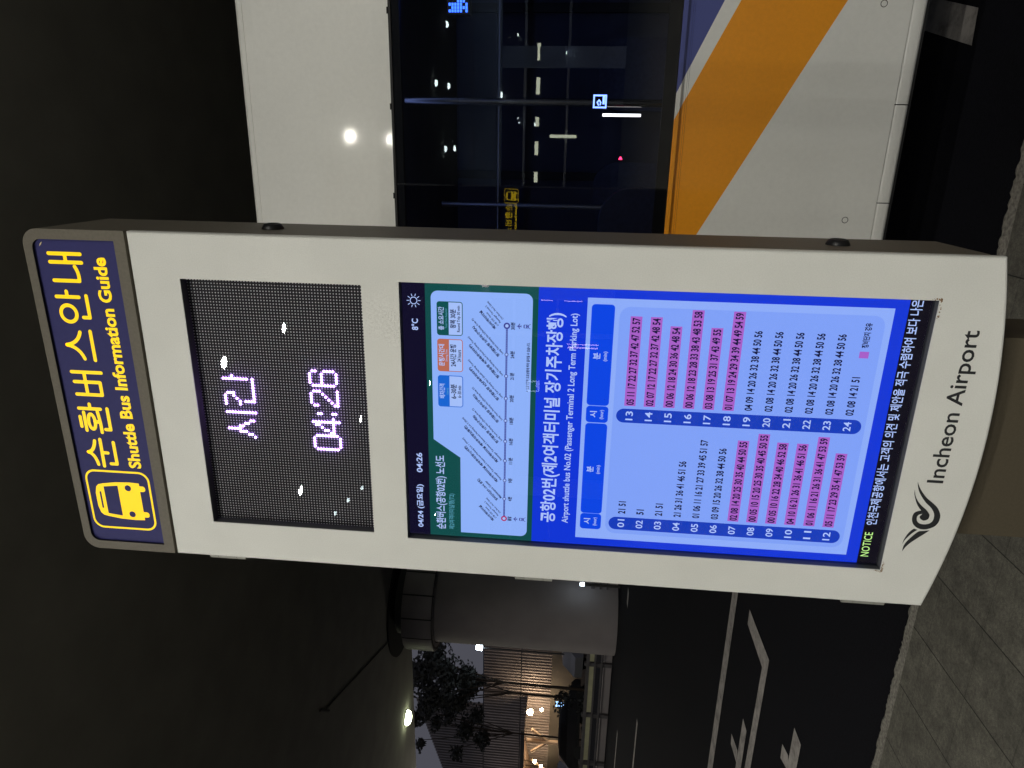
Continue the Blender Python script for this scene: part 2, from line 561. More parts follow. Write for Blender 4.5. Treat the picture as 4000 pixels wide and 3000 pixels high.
def pictogram(pl, l):
    x0, x1, z0, z1 = -.393, -.2115, 2.684, 2.871
    a = rrect(x0, z0, x1, z1, .030, (1, 1, 1, 1), 8)
    b = rrect(x0 + .0058, z0 + .0058, x1 - .0058, z1 - .0058, .0245, (1, 1, 1, 1), 8)
    for k in range(len(a)):
        j = (k + 1) % len(a)
        pl.poly([a[k], a[j], b[j], b[k]], M_yel, l)
    c = -.3035
    half = [(.057, 2.7165), (.0585, 2.745), (.0565, 2.785), (.051, 2.822), (.0475, 2.836), (.040, 2.8435), (.020, 2.8485)]
    pts = [(c + x, z) for x, z in half] + [(c - x, z) for x, z in half[::-1]]
    pl.poly(pts, M_yel, l)
    pl.rect(c - .057, 2.7185, c - .052, 2.7165, M_yel, l)
    for s in (-1, 1):
        pl.poly(rrect(c + s * .040 - .0085, 2.7005, c + s * .040 + .0085, 2.7175, .0075, (1, 1, 0, 0), 5), M_yel, l)
        pl.disc(c + s * .0405, 2.7505, .0092, M_navy, l + 1)
    pl.poly([(c - .0465, 2.780), (c + .0465, 2.780), (c + .0415, 2.8215), (c - .0415, 2.8215)], M_navy, l + 1)
    pl.poly(rrect(c - .026, 2.8315, c + .026, 2.8365, .0024, (1, 1, 1, 1), 4), M_navy, l + 1)
SG = 0.9847
signpl = lambda: PL((.00955, 0.0085, .0237), (SG, 0, 0), (0, 0, SG), (0, -1, 0))
pl = PL((0, 0.0085, 0), (1, 0, 0), (0, 0, 1), (0, -1, 0))
header_art(pl)
sign_face = pl.build('sign_face', kiosk)
pl = signpl(); lettering(pl, 1); pl.build('sign_lettering', sign_face)
pl = signpl(); pictogram(pl, 1); pl.build('bus_pictogram', sign_face)
# torn film corner at the top right of the sign
pl = signpl()
pl.poly([(.3935, 2.8668), (.3990, 2.8610), (.4010, 2.8600), (.4055, 2.8575), (.4020, 2.8625), (.3990, 2.8645)], mat('torn_film', (0.8, 0.68, 0.4), 0.4), 5)
pl.build('torn_film', sign_face)

# pedestal
pd = MB()
M_ped = mat('pedestal_brown', (0.076, 0.063, 0.042), 0.6, spec=0.3, var=0.10, scale=160, bump=0.15, bscale=500)
pd.box(-0.253, 0.253, 0.05, 0.262, 0.02, 0.655, M_ped)
pd.box(-0.30, 0.30, 0.02, 0.30, 0.0, 0.018, M_ped)
for x in (-.275, .275):
    for y in (.045, .275): pd.tube((x, y, .018), (x, y, .034), .012, .012, M_steel, 6)
pd.build('pedestal', kiosk)
# small backlit sign on the rear of the kiosk
BZ = 0.47
E_back = emit('rear_sign_lit', (1.0, 0.68, 0.01), 4.5)
b = MB(); b.box(.345 - .50, .433, .2755, .285, 1.957 - .075, 1.957 + .075, M_black); bs = b.build('rear_sign', kiosk)
_keep = M_yel
M_yel = E_back
mk = lambda: PL((.2475, .2853, 1.957 - 2.775 * BZ), (-BZ, 0, 0), (0, 0, BZ), (0, 1, 0))
pl = mk(); lettering(pl, 1); pl.build('rear_lettering', bs)
pl = mk(); pictogram(pl, 1); pl.build('rear_pictogram', bs)
M_yel = _keep
# locks on the right side
for z in (2.312, 0.940):
    b = MB()
    c = Vector((BX, 0.135, z))
    def ring(r, dx): return [c + Vector((dx, r * math.cos(2 * PI * k / 20), r * math.sin(2 * PI * k / 20))) for k in range(20)]
    b.grid([ring(.027, 0), ring(.027, .003), ring(.021, .013), ring(.018, .014), ring(.017, .010)], M_black, closed=True)
    b.face(ring(.017, .010), M_steel)
    b.build('lock', kiosk)
# hinges on the left side
for z0, z1 in ((2.430, 2.533), (1.573, 1.673), (0.715, 0.819)):
    b = MB()
    g = (z1 - z0)
    for a, q in ((0, .235), (.25, .75), (.765, 1)):
        b.tube((-.4525, .034, z0 + g * a), (-.4525, .034, z0 + g * q), .0125, .0125, M_hinge, 12)
    b.box(-.4405, -.437, .032, .075, z0, z1, M_hinge)
    b.build('hinge', kiosk)
# rust at the lower corners of the screen opening
for cx in (LCDX, -LCDX):
    pl = PL((0, 0, 0), (1, 0, 0), (0, 0, 1), (0, -1, 0))
    for k in range(34):
        a = random.random() ** 2 * .04
        if random.random() < .5: x, z = cx - math.copysign(a, cx), LCDB - random.random() * .004 - .001
        else: x, z = cx + math.copysign(random.random() * .005 + .001, cx), LCDB + a * .5 - .004
        pl.disc(x, z, .0006 + random.random() * .0011, M_rust, 1, 6)
    pl.build('rust_stain', panel)

# ---------------- LED clock
PITCH = 0.00762
M_board = mat('led_board', (0.011, 0.010, 0.022), 0.55, var=0.1, scale=100)
M_dot = mat('led_lens', (0.90, 0.90, 0.96), 0.35, var=0.25, scale=300)
M_lit = emit('led_lit', (0.72, 0.52, 1.0), 3.2)
M_litside = emit('led_lit_side', (0.50, 0.24, 1.0), 22.0)
X0, Z0 = -0.333 + 0.4 * PITCH, 2.495 - 0.3 * PITCH
lit = set()
def run(r, c0, c1):
    for c in range(c0, c1 + 1): lit.add((c, r))
def col(c, r0, r1):
    for r in range(r0, r1 + 1): lit.add((c, r))
col(35, 8, 12); lit |= {(34, 12), (36, 12), (34, 13), (36, 13), (34, 14), (37, 14), (33, 15), (37, 15), (33, 16), (38, 16), (32, 17), (38, 17)}
col(41, 8, 18)
run(8, 44, 47); lit |= {(48, 9), (48, 10), (48, 11), (47, 11), (46, 12), (45, 13), (44, 13)}
col(53, 8, 16); lit.add((54, 11)); col(45, 15, 18); run(18, 45, 53)
col(29, 39, 46); col(34, 39, 46); run(38, 30, 33); run(47, 30, 33)
col(39, 38, 47); run(45, 35, 40); lit |= {(38, 39), (38, 40), (37, 41), (36, 42), (36, 43), (35, 44)}
lit |= {(42, 40), (42, 41), (42, 45), (42, 46)}
run(38, 46, 49); lit |= {(45, 39), (45, 40), (50, 39), (50, 40), (50, 41), (49, 42), (48, 43), (47, 44), (46, 45), (45, 46)}; run(47, 45, 50)
col(52, 39, 46); run(38, 53, 56); lit |= {(57, 39), (57, 40)}; run(42, 53, 56); col(57, 43, 46); run(47, 53, 56)
bd = MB()
bd.face([(-.345, .0275, LEDB - .01), (.345, .0275, LEDB - .01), (.345, .0275, LEDT + .01), (-.345, .0275, LEDT + .01)], M_board)
led = bd.build('led_display', kiosk)
dots, lits, lits2 = MB(), MB(), MB()
for r in range(59):
    for c in range(87):
        x, z = X0 + c * PITCH, Z0 - r * PITCH
        on = (c, r) in lit
        rr = .0032 if on else .00185
        n = 8 if on else 6
        y = .0245 if on else .0258
        ring = [(x + rr * math.cos(2 * PI * k / n), y, z + rr * math.sin(2 * PI * k / n)) for k in range(n)]
        t = (lits if r < 25 else lits2) if on else dots
        t.face(ring, M_lit if on else M_dot)
        if on:
            ba = [(x + rr * math.cos(2 * PI * k / n), .0272, z + rr * math.sin(2 * PI * k / n)) for k in range(n)]
            t.grid([ba, ring], M_litside, closed=True, smooth=False)
dots.build('dot_matrix', led)
lits.build('lit_word', led)
lits2.build('lit_digits', led)
def bezel(hx, zb, zt, name):
    b = MB()
    for (xa, za, xb, zb_) in ((-hx, zb, hx, zb), (hx, zb, hx, zt), (hx, zt, -hx, zt), (-hx, zt, -hx, zb)):
        b.face([(xa, .0022, za), (xb, .0022, zb_), (xb, .0272, zb_), (xa, .0272, za)], M_bezel)
    return b.build(name, kiosk)
bezel(LEDX - .0006, LEDB + .0006, LEDT - .0006, 'led_bezel')
bezel(LCDX - .0006, LCDB + .0006, LCDT - .0006, 'lcd_bezel')
b = MB()
b.face([(-LEDX + .001, .0165, LEDB + .001), (LEDX - .001, .0165, LEDB + .001), (LEDX - .001, .0165, LEDT - .001), (-LEDX + .001, .0165, LEDT - .001)], M_cover)
b.build('cover_glass', led)

# ---------------- LCD timetable (drawn on its own 1080 x 1920 grid)
PX = 0.6804 / 1080
lcd_o, lcd_n = Vector((-0.3402, 0.0262, 1.962)), (0, -1, 0)
def screen(): return PL(lcd_o, (PX, 0, 0), (0, 0, -PX), lcd_n, 0.00025)
E_ = lambda n, r, g, b: emit('screen_' + n, srgb(r, g, b))
e_dark = E_('dark', 19, 16, 42); e_green = E_('green', 20, 78, 76); e_card = E_('card', 146, 182, 255); e_blue = E_('blue', 20, 56, 218)
e_tbl = E_('table', 145, 177, 255); e_inner = E_('inner', 131, 165, 253); e_pill = E_('pill', 24, 62, 190); e_pink = E_('pink', 172, 98, 205)
e_tick = E_('ticker', 14, 11, 24); e_ink = E_('ink', 16, 18, 62); e_txt = E_('text', 178, 200, 255); e_btn = E_('button', 16, 72, 232)
e_not = E_('notice', 200, 250, 150); e_teal = E_('tealtext', 92, 165, 190); e_bx1 = E_('boxblue', 28, 104, 214); e_bx2 = E_('boxorange', 186, 108, 88)
e_bx3 = E_('boxgreen', 18, 82, 82); e_line = E_('line', 62, 66, 150); e_wht = E_('paper', 168, 196, 255); e_red = E_('stopred', 175, 52, 110); e_rim = E_('rim', 40, 88, 240)
s = screen()
s.rect(-8, -8, 1088, 94, e_dark, 0); s.rect(-8, 94, 1088, 524, e_green, 0); s.rect(-8, 524, 1088, 1840, e_blue, 0); s.rect(-8, 1840, 1088, 1930, e_tick, 0)
lcd = s.build('lcd_screen', kiosk)
# status bar
s = screen()
s.text('04/24 (금요일)', (32, 233, 71, 38), e_txt, 1, .024); s.build('date_text', lcd)
s = screen(); s.text('04:26', (288, 376, 67, 42), e_txt, 1, .024); s.build('time_text', lcd)
s = screen(); s.text('8°C', (891, 936, 65, 39), e_txt, 1, .022); s.build('temperature_text', lcd)
s = screen()
s.ring(1006, 50, 11.5, 14.5, e_txt, 1)
for k in range(10):
    a = 2 * PI * k / 10 + .3
    s.stroke([(1006 + 18 * math.cos(a), 50 + 18 * math.sin(a)), (1006 + 26 * math.cos(a), 50 + 26 * math.sin(a))], 2.6, e_txt, 1)
s.build('sun_icon', lcd)
# route map
s = screen()
card = [(19, 225), (364, 225), (440, 116), (1020, 116)] + [(1047 - 27 + 27 * math.sin(PI / 2 * k / 6), 143 - 27 * math.cos(PI / 2 * k / 6)) for k in range(1, 7)]
card += [(1047 - 27 + 27 * math.cos(PI / 2 * k / 6), 476 + 27 * math.sin(PI / 2 * k / 6)) for k in range(7)] + [(46 - 27 * math.sin(PI / 2 * k / 6), 476 + 27 * math.cos(PI / 2 * k / 6)) for k in range(7)]
s.poly(card, e_card, 1)
s.text('순환버스(공항02번) 노선도', (29, 369, 168, 120), e_txt, 1, .018)
s.text('제2여객터미널행(T2)', (31, 198, 202, 174), e_teal, 1, .006)
for x0, x1, c, a, b_, d, e in ((583, 714, e_bx1, '배차간격', 'Interval', '6~30분', '6~30 min'), (730, 861, e_bx2, '운행시간대', 'Driving Time', '24시간 운행', '24 hours'),
                               (875, 1007, e_bx3, '총 소요시간', 'Total Time Required', '왕복 30분', 'Round Trip 30 min')):
    s.rect(x0, 138, x1, 238, c, 2, 11)
    s.rect(x0 + 3, 184, x1 - 3, 235, e_wht, 3, 8, (0, 0, 1, 1))
    m_ = (x0 + x1) / 2
    w = {583: 30, 730: 44, 875: 45}[x0]
    s.text(a, (m_ - w, m_ + w, 166, 143), e_txt, 3, .02)
    w = {583: 13, 730: 24, 875: 38}[x0]
    s.text(b_, (m_ - w, m_ + w, 180, 170), e_teal if x0 != 730 else e_wht, 3)
    w = {583: 30, 730: 44, 875: 37}[x0]
    s.text(d, (m_ - w, m_ + w, 212, 188), e_ink, 4, .025)
    w = {583: 25, 730: 24, 875: 51}[x0]
    s.text(e, (m_ - w, m_ + w, 231, 216), e_ink, 4, .02)
s.rect(98, 403.5, 922, 410.5, e_line, 2)
for k in range(118): s.rect(101 + k * 7, 405.8, 104 + k * 7, 408.2, e_card, 3)
STX = [98, 190, 274, 362, 447, 536, 630, 722, 809, 922]
MIN = ['출발', '4분', '9분', '11분', '16분', '18분', '20분', '21분', '24분', '30분']
LAB = [('제2여객터미널', '(1층 5번 Gate)', 'Passenger Terminal 2', '(1st floor, No.5 Gate)'), ('정비단지(07~19시 운행)', 'Maintenance Center'),
       ('제2여객터미널 예약주차장1(서편)', 'Passenger Terminal 2 Reserved Parking Lot 1 (West)'), ('제2여객터미널 예약주차장2(동편)', 'Passenger Terminal 2 Reserved Parking Lot 2 (East)'),
       ('장기탑승장 1(주차구역B)', 'Long Term Parking No.1(Parking Area C)'), ('장기탑승장 2(주차구역D)', 'Long Term Parking No.2(Parking Area D)'),
       ('장기탑승장 3(남측주차타워)', 'Long Term Parking No.3 (South Parking Tower)'), ('장기탑승장 4(북측주차타워)', 'Long Term Parking No.4 (North Parking Tower)'),
       ('장기탑승장 5(주차구역A)', 'Long Term Parking No.5(Parking Area A)'), ('제2여객터미널', '(1층 5번 Gate)', 'Passenger Terminal 2', '(1st floor, No.5 Gate)')]
LEN = [(88, 66, 84, 88), (122, 98), (202, 236), (202, 236), (150, 176), (150, 176), (172, 200), (172, 200), (152, 178), (88, 66, 84, 88)]
for k, x in enumerate(STX):
    if k in (0, 9):
        s.disc(x, 407, 12.5, e_red if k == 0 else e_line, 4); s.disc(x, 407, 6.5, e_wht, 5)
    else:
        s.disc(x, 407, 7.5, e_line, 4); s.disc(x, 407, 4.8, e_wht, 5)
    w = 4.2 * len(MIN[k])
    s.text(MIN[k], (x - w - 2, x + w + 2, 438, 421), e_ink, 2, .03)
    ang = -math.radians(42)
    for j, (t, ln) in enumerate(zip(LAB[k], LEN[k])):
        if k in (0, 9): px, py, h = x - 9 + 13 * j - (2 if j else 0), 368 + 9 * j, (12 if j == 0 else 9.5)
        else: px, py, h = x - 3 + 9 * j, 384 + 13 * j, (14.5 if j == 0 else 10.5)
        s.text(t, (px, px + ln, py, py - h), e_ink, 2, 0.04 if j == 0 else 0.025, ang, (px, py))
for x in (98, 922):
    s.poly([(x, 443), (x + 2.5, 450), (x + 10, 454), (x + 10, 457), (x + 2, 454), (x + 1.5, 458), (x + 5, 462), (x - 5, 462), (x - 1.5, 458), (x - 2, 454), (x - 10, 457), (x - 10, 454), (x - 2.5, 450)], e_line, 2)
    s.rect(x - 7, 470, x + 7, 490, e_line, 2, 4); s.rect(x - 5, 474, x + 5, 480, e_card, 3); s.disc(x - 3.5, 485, 1.6, e_card, 3); s.disc(x + 3.5, 485, 1.6, e_card, 3)
    s.stroke([(x - 6, 491), (x - 9, 496)], 2, e_line, 2); s.stroke([(x + 6, 491), (x + 9, 496)], 2, e_line, 2)
s.text('※ 소요시간은 도로상황에 따라 달라질 수 있습니다.', (661, 859, 497, 484), e_ink, 2, .03)
s.build('route_map', lcd)
# timetable
s = screen()
s.text('공항02번(제2여객터미널 장기주차장행)', (94, 979, 630, 556), e_txt, 1, .022)
s.text('Airport shuttle bus No.02 (Passenger Terminal 2 Long Term Parking Lot)', (95, 979, 680, 646), e_txt, 1, .016)
s.rect(32, 706, 1041, 1794, e_tbl, 1)
s.rect(62, 826, 1012, 1770, e_inner, 2, 40)
for x0, x1, t, u in ((77, 145, '시', '(hour)'), (150, 543, '분', '(min)'), (550, 615, '시', '(hour)'), (621, 1016, '분', '(min)')):
    s.rect(x0 - 2, 722, x1 + 2, 808, e_rim, 2, 14)
    s.rect(x0, 724, x1, 806, e_btn, 3, 12)
    m_ = (x0 + x1) / 2
    s.text(t, (m_ - 13, m_ + 13, 764, 737), e_txt, 4, .02); s.text(u, (m_ - 19, m_ + 19, 793, 775), e_txt, 4, .015)
TT = ['21 51', '51', '21 51', '21 26 31 36 41 46 51 56', '01 06 11 16 21 27 33 39 45 51 57', '03 09 15 20 26 32 38 44 50 56', '02 08 14 20 25 30 35 40 44 50 55',
      '00 05 10 15 20 25 30 35 40 45 50 55', '00 05 10 16 22 28 34 40 46 52 58', '04 10 16 21 26 31 36 41 46 51 56', '01 06 11 16 21 26 31 36 41 47 53 59', '05 11 17 23 29 35 41 47 53 59',
      '05 11 17 22 27 32 37 42 47 52 57', '02 07 12 17 22 27 32 37 42 48 54', '00 06 12 18 24 30 36 42 48 54', '00 06 12 18 23 28 33 38 43 48 53 58', '03 08 13 19 25 31 37 43 49 55',
      '01 07 13 19 24 29 34 39 44 49 54 59', '04 09 14 20 26 32 38 44 50 56', '02 08 14 20 26 32 38 44 50 56', '02 08 14 20 26 32 38 44 50 56', '02 08 14 20 26 32 38 44 50 56',
      '02 08 14 20 26 32 38 44 50 56', '02 08 14 21 51']
for c in range(2):
    xc = 110 if c == 0 else 583
    s.rect(xc - 29, 839, xc + 29, 1756, e_pill, 3, 29, n=10)
    for r in range(12):
        y = 889 + 74.1 * r
        k = c * 12 + r
        s.text('%02d' % (k + 1), (xc - 18, xc + 19, y + 14, y - 14), e_txt, 4, .014)
        n = (len(TT[k]) + 1) // 3
        x0 = 155 if c == 0 else 628
        w = n * 32.0 - 8
        if 7 <= k + 1 <= 18: s.rect(x0 - 4, y - 22, x0 + w + 5, y + 21, e_pink, 3)
        s.text(TT[k], (x0, x0 + w, y + 15, y - 15), e_ink, 4, .028)
s.rect(853, 1700, 878, 1733, e_pink, 3)
s.text('정비단지 경유', (892, 985, 1727, 1702), e_ink, 3, .035)
s.build('timetable', lcd)
# ticker
s = screen()
s.text('NOTICE', (30, 140, 1880, 1849), e_not, 1, .004); s.build('notice_word', lcd)
s = screen()
s.text('인천국제공항에서는 고객의 의견 및 제안을 적극 수렴하여 보다 나은', (173, 1075, 1886, 1844), e_txt, 1, .014)
s.build('ticker_text', lcd)
b = MB()
b.face([(-LCDX + .001, .0165, LCDB + .001), (LCDX - .001, .0165, LCDB + .001), (LCDX - .001, .0165, LCDT - .001), (-LCDX + .001, .0165, LCDT - .001)], M_cover)
b.build('cover_glass', lcd)

# ---------------- airport emblem and name on the white panel
pl = PL((0, 0, 0), (.001, 0, 0), (0, 0, .001), (0, -1, 0), 0.0004)
def ribbon(A, B, m, l, n=60):
    def resample(P):
        P = [Vector(p) for p in P]
        # smooth with catmull-rom, then take equal arc-length samples
        Q = []
        for k in range(len(P) - 1):
            a, b, c, d = P[max(k - 1, 0)], P[k], P[k + 1], P[min(k + 2, len(P) - 1)]
            for t in [j / 8 for j in range(8)]:
                Q.append(0.5 * ((2 * b) + (c - a) * t + (2 * a - 5 * b + 4 * c - d) * t * t + (3 * b - a - 3 * c + d) * t ** 3))
        Q.append(P[-1])
        L = [0]
        for k in range(1, len(Q)): L.append(L[-1] + (Q[k] - Q[k - 1]).length)
        out, j = [], 0
        for k in range(n + 1):
            d = L[-1] * k / n
            while j < len(L) - 2 and L[j + 1] < d: j += 1
            t = (d - L[j]) / max(L[j + 1] - L[j], 1e-9)
            out.append(Q[j].lerp(Q[j + 1], t))
        return out
    a, b = resample(A), resample(B)
    for k in range(n): pl.poly([a[k], b[k], b[k + 1], a[k + 1]], m, l)
ribbon([(-93.5, 714.5), (-103.9, 709.6), (-118.4, 700.2), (-134.7, 685.8), (-146.7, 670.4), (-158.9, 656.7), (-173.7, 647.7), (-184.5, 644.9), (-197.9, 645.8), (-209.5, 651.9), (-217, 663.5), (-220.2, 676), (-217.8, 689.7), (-209.7, 700.8), (-197.9, 707.2), (-184.6, 708.5), (-174.3, 704), (-169, 691)],
       [(-93.5, 714.5), (-104.1, 712.3), (-118.8, 706.6), (-133.3, 697.2), (-147.8, 685), (-159.9, 671.4), (-172.5, 662.3), (-183.3, 659.1), (-194.4, 659.6), (-202.6, 665.5), (-206.3, 676), (-205.3, 686.5), (-200.3, 694.1), (-192.7, 697.5), (-184.9, 697.2), (-180.2, 693.4), (-178.7, 688.1)], M_logo, 1, 90)
ribbon([(-114.1, 717.4), (-125.9, 716), (-140.8, 710.6), (-153.5, 704.4), (-163.9, 696.7), (-169.5, 692), (-178.7, 688.1), (-184, 691.5), (-188.5, 691.5), (-193.1, 688)],
       [(-114.1, 717.4), (-130, 712.8), (-144.7, 704.3), (-157, 692.5), (-166.1, 681.3), (-174.4, 674), (-180.8, 670.5), (-189.7, 670.9), (-194.5, 675.6), (-196, 681.8)], M_logo, 2, 60)
ribbon([(-219.6, 697.9), (-224.5, 703.5), (-236.3, 710.7), (-252.6, 716.1), (-264.1, 717.1)], [(-222.3, 689.7), (-229, 697), (-238.1, 704.6), (-252.4, 713.3), (-264.1, 717.1)], M_logo, 1, 24)
ribbon([(-224.8, 677), (-226.6, 686.1), (-238.7, 696.9), (-256.6, 708.6), (-270.7, 713.5), (-284.9, 713.7)], [(-221.8, 661.6), (-232.3, 671.7), (-245.8, 686), (-260.5, 700.2), (-273.8, 709.1), (-284.9, 713.7)], M_logo, 1, 30)
pl.build('airport_emblem', panel)
pl = PL((0, 0, 0), (1, 0, 0), (0, 0, 1), (0, -1, 0), 0.0004)
pl.text('Incheon Airport', (-.0945, .278, .6453, .6945), M_logo, 1, bold=0.012)
pl.build('airport_name', panel)

# ================================================================== the bus
M_bw = mat('bus_white_paint', (0.83, 0.83, 0.80), 0.45, coat=0.4, var=0.05, scale=2.2, var2=0.03, scale2=45)
M_bo = mat('bus_orange_paint', (0.92, 0.345, 0.010), 0.45, coat=0.5, var=0.05, scale=2.2, var2=0.05, scale2=60)
M_bb = mat('bus_blue_paint', (0.075, 0.095, 0.33), 0.45, coat=0.5, var=0.03, scale=3)
M_rub = mat('black_rubber', (0.008, 0.008, 0.009), 0.6)
M_bglass = glass('bus_tinted_glass', (0.50, 0.53, 0.62), 1.6)
M_int = mat('bus_interior', (0.07, 0.078, 0.125), 0.8, var=0.2, scale=3)
M_seat = mat('bus_seat_fabric', (0.05, 0.06, 0.11), 0.85, var=0.2, scale=40)
bus = thing('airport_bus', 'white airport bus with orange and blue diagonal stripes and a long dark window', 'bus', (0, 1.5, -0.15))
BL, BR, BW = -0.95, 9.6, 2.5
G = 0.15                       # bus root sits on the road
def side(mb, z0, z1, y, colours=True, x0=BL, x1=BR):
    rect = [(x0, z0 + G), (x1, z0 + G), (x1, z1 + G), (x0, z1 + G)]
    cuts = [lambda x, z: (z - G) - (1.038 - .535 * (x - .313)), lambda x, z: (z - G) - (1.123 - .500 * (x - .879)), lambda x, z: (z - G) - (1.130 - .464 * (x - .973))]
    mats = [M_bw, M_bo, M_bw, M_bb]
    for k in range(4):
        p = rect
        if k > 0: p = clip(p, cuts[k - 1])
        if p and k < 3: p = clip(p, lambda x, z, c=cuts[k]: -c(x, z))
        if len(p) >= 3: mb.face([(x, y, z) for x, z in p], mats[k])
b = MB()
side(b, .3165, 1.128, 0)
side(b, 1.128, 1.134, .006); side(b, 1.134, 1.149, .012); side(b, 1.149, 1.156, .004)
side(b, 1.156, 1.175, -.006)
b.face([(BL, -.006, 1.156 + G), (BR, -.006, 1.156 + G), (BR, .004, 1.156 + G), (BL, .004, 1.156 + G)][::-1], M_bo)
b.face([(BL, -.006, 1.175 + G), (BR, -.006, 1.175 + G), (BR, .03, 1.175 + G), (BL, .03, 1.175 + G)], M_rub)
# upper side, roof cove and roof
prof = [(0, 2.36), (0, 2.94), (0.004, 2.977), (0.0045, 2.979), (.003, 2.980), (.008, 3.0), (.022, 3.014), (.06, 3.03), (.3, 3.10), (1.25, 3.16), (2.2, 3.10), (2.46, 3.02), (2.5, 2.95), (2.5, .4)]
b.grid([[(BL, y, z + G) for y, z in prof], [(BR, y, z + G) for y, z in prof]][::-1], M_bw, smooth=False)
# ends and floor
endp = [(0, .32), (2.5, .32), (2.5, 2.95), (2.46, 3.02), (2.2, 3.10), (1.25, 3.16), (.3, 3.10), (.06, 3.03), (0, 2.977)]
b.face([(BL, y, z + G) for y, z in endp][::-1], M_bw); b.face([(BR, y, z + G) for y, z in endp], M_bw)
b.face([(BL, 0, .33 + G), (BR, 0, .33 + G), (BR, 2.5, .33 + G), (BL, 2.5, .33 + G)][::-1], M_rub)
b.build('body', bus)
# skirt in short removable panels with a rounded lower edge
b = MB()
xs = [.464 + .379 * k for k in range(-3, 24)]
sp = [(.010, .3130), (.001, .3115), (0, .307), (0, .275), (.004, .265), (.014, .258), (.035, .256)]
for xa, xb in zip(xs, xs[1:]):
    b.grid([[(xa + .002, y, z + G) for y, z in sp], [(xb - .002, y, z + G) for y, z in sp]], M_bw, smooth=True)
b.face([(BL, .012, .25 + G), (BR, .012, .25 + G), (BR, .012, .32 + G), (BL, .012, .32 + G)], M_rub)
b.build('skirt_panel', bus)
for x, z in ((1.2, .422), (.392, .431), (2.0, .425), (-.416, .43)):
    p = PL((x, 0, z + G), (1, 0, 0), (0, 0, 1), (0, -1, 0))
    p.ring(0, 0, .0105, .0132, M_rub, 1); p.disc(0, 0, .0105, M_bw, 1)
    p.build('screw_cap', bus)
# window
b = MB()
WX0, WX1 = BL + .25, BR - .2
b.face([(WX0, .004, 1.175 + G), (WX1, .004, 1.175 + G), (WX1, .004, 2.36 + G), (WX0, .004, 2.36 + G)], M_bglass)
win = b.build('side_window', bus)
b = MB()
b.box(WX0, WX1, .006, .03, 2.315 + G, 2.358 + G, M_rub); b.box(WX0, WX1, .006, .03, 1.178 + G, 1.225 + G, M_rub)
b.box(BL, WX0, .004, .03, 1.176 + G, 2.359 + G, M_rub); b.box(WX1, BR, .004, .03, 1.176 + G, 2.359 + G, M_rub)
b.box(WX0, WX1, -.003, .004, 2.349 + G, 2.359 + G, M_rub)
for x in (.448, .813, 1.177, 1.54, .08): b.tube((x - .012, -.003, 2.361 + G), (x + .012, -.003, 2.361 + G), .004, .004, M_rub, 8)
b.build('window_seal', win)
# interior
b = MB()
b.box(BL + .05, BR - .05, .05, 2.45, .40 + G, .44 + G, M_int)
b.face([(BL + .05, 2.44, .44 + G), (BR - .05, 2.44, .44 + G), (BR - .05, 2.44, 2.85 + G), (BL + .05, 2.44, 2.85 + G)], M_int)
b.face([(BL + .05, .05, 2.5 + G), (BR - .05, .05, 2.5 + G), (BR - .05, 2.44, 2.5 + G), (BL + .05, 2.44, 2.5 + G)][::-1], M_int)
b.build('interior', bus)
b = MB(); b.tube((-.5, .09, 2.462 + G), (8.5, .09, 2.462 + G), .03, .03, emit('fill_strip_glow', (.30, .42, 1.0), 3.0), 8); b.build('fill_strip', bus)  # unseen blue strip, added to lift the bus interior
for x in (.30, 1.9, 3.3):
    b = MB(); b.tube((x, 1.75, .44 + G), (x, 1.75, 2.49 + G), .017, .017, M_steel, 8); b.build('handrail', bus)
b = MB(); b.tube((-.5, 1.75, 2.1 + G), (8.5, 1.75, 2.1 + G), .016, .016, M_steel, 8); b.build('handrail', bus)
for x in (-.7, .45, 1.6, 2.75):
    b = MB(); b.box(x, x + .06, 2.40, 2.435, .44 + G, 2.49 + G, M_rub); b.build('pillar', bus)
for x, dy in ((.05, 0), (-.55, 0), (.15, 1.75), (.95, 1.75), (1.75, 1.75)):
    b = MB()
    pts = rrect(x - .02, .80 + G, x + .44, 1.45 + G, .16, (0, 0, 1, 1), 8)
    b.prism(pts, .32 + dy, .42 + dy, M_seat)
    b.box(x - .02, x + .44, .40 + dy * .94, .80 + dy * .94, .80 + G, .90 + G, M_seat)
    b.box(x + .1, x + .3, .45 + dy * .94, .7 + dy * .94, .44 + G, .80 + G, M_int)
    b.build('seat', bus)
b = MB()
b.tube((.866, .42, .44 + G), (.866, .42, 2.4 + G), .018, .018, mat('grab_pole_steel', (.22, .21, .19), .25, .9), 12)
b.build('grab_pole', bus)
b = MB()
b.box(.838, .898, .36, .40, 1.440 + G, 1.505 + G, M_black)
rd = b.build('card_reader', bus)
p = PL((.868, .3596, 1.4725 + G), (1, 0, 0), (0, 0, 1), (0, -1, 0))
e_rd = emit('reader_screen', srgb(120, 150, 240), 6.0)
for (x0, z0, x1, z1) in ((-.029, -.031, .029, -.024), (-.029, .024, .029, .031), (-.029, -.024, -.022, .024), (.022, -.024, .029, .024), (-.012, -.022, .022, -.012)):
    p.rect(x0, z0, x1, z1, e_rd, 1)
p.stroke([(-.016, .006), (-.004, .012), (.006, .004), (-.004, -.004), (-.014, -.002)], .006, e_rd, 1)
p.build('lit_screen', rd)
b = MB()
b.box(1.215, 1.80, .30, .36, 2.07 + G, 2.17 + G, M_black)
ds = b.build('route_display', bus)
p = PL((1.215, .2990, 2.066 + G), (1, 0, 0), (0, 0, 1), (0, -1, 0))
e_ds = emit('route_display_lit', srgb(60, 110, 255), 5.0)
for r in range(7):
    for c in range(30):
        if random.random() < .62: p.rect(.008 + c * .013, .012 + r * .0125, .008 + c * .013 + .0115, .012 + r * .0125 + .0095, e_ds, 1)
p.build('lit_dots', ds)
b = MB()
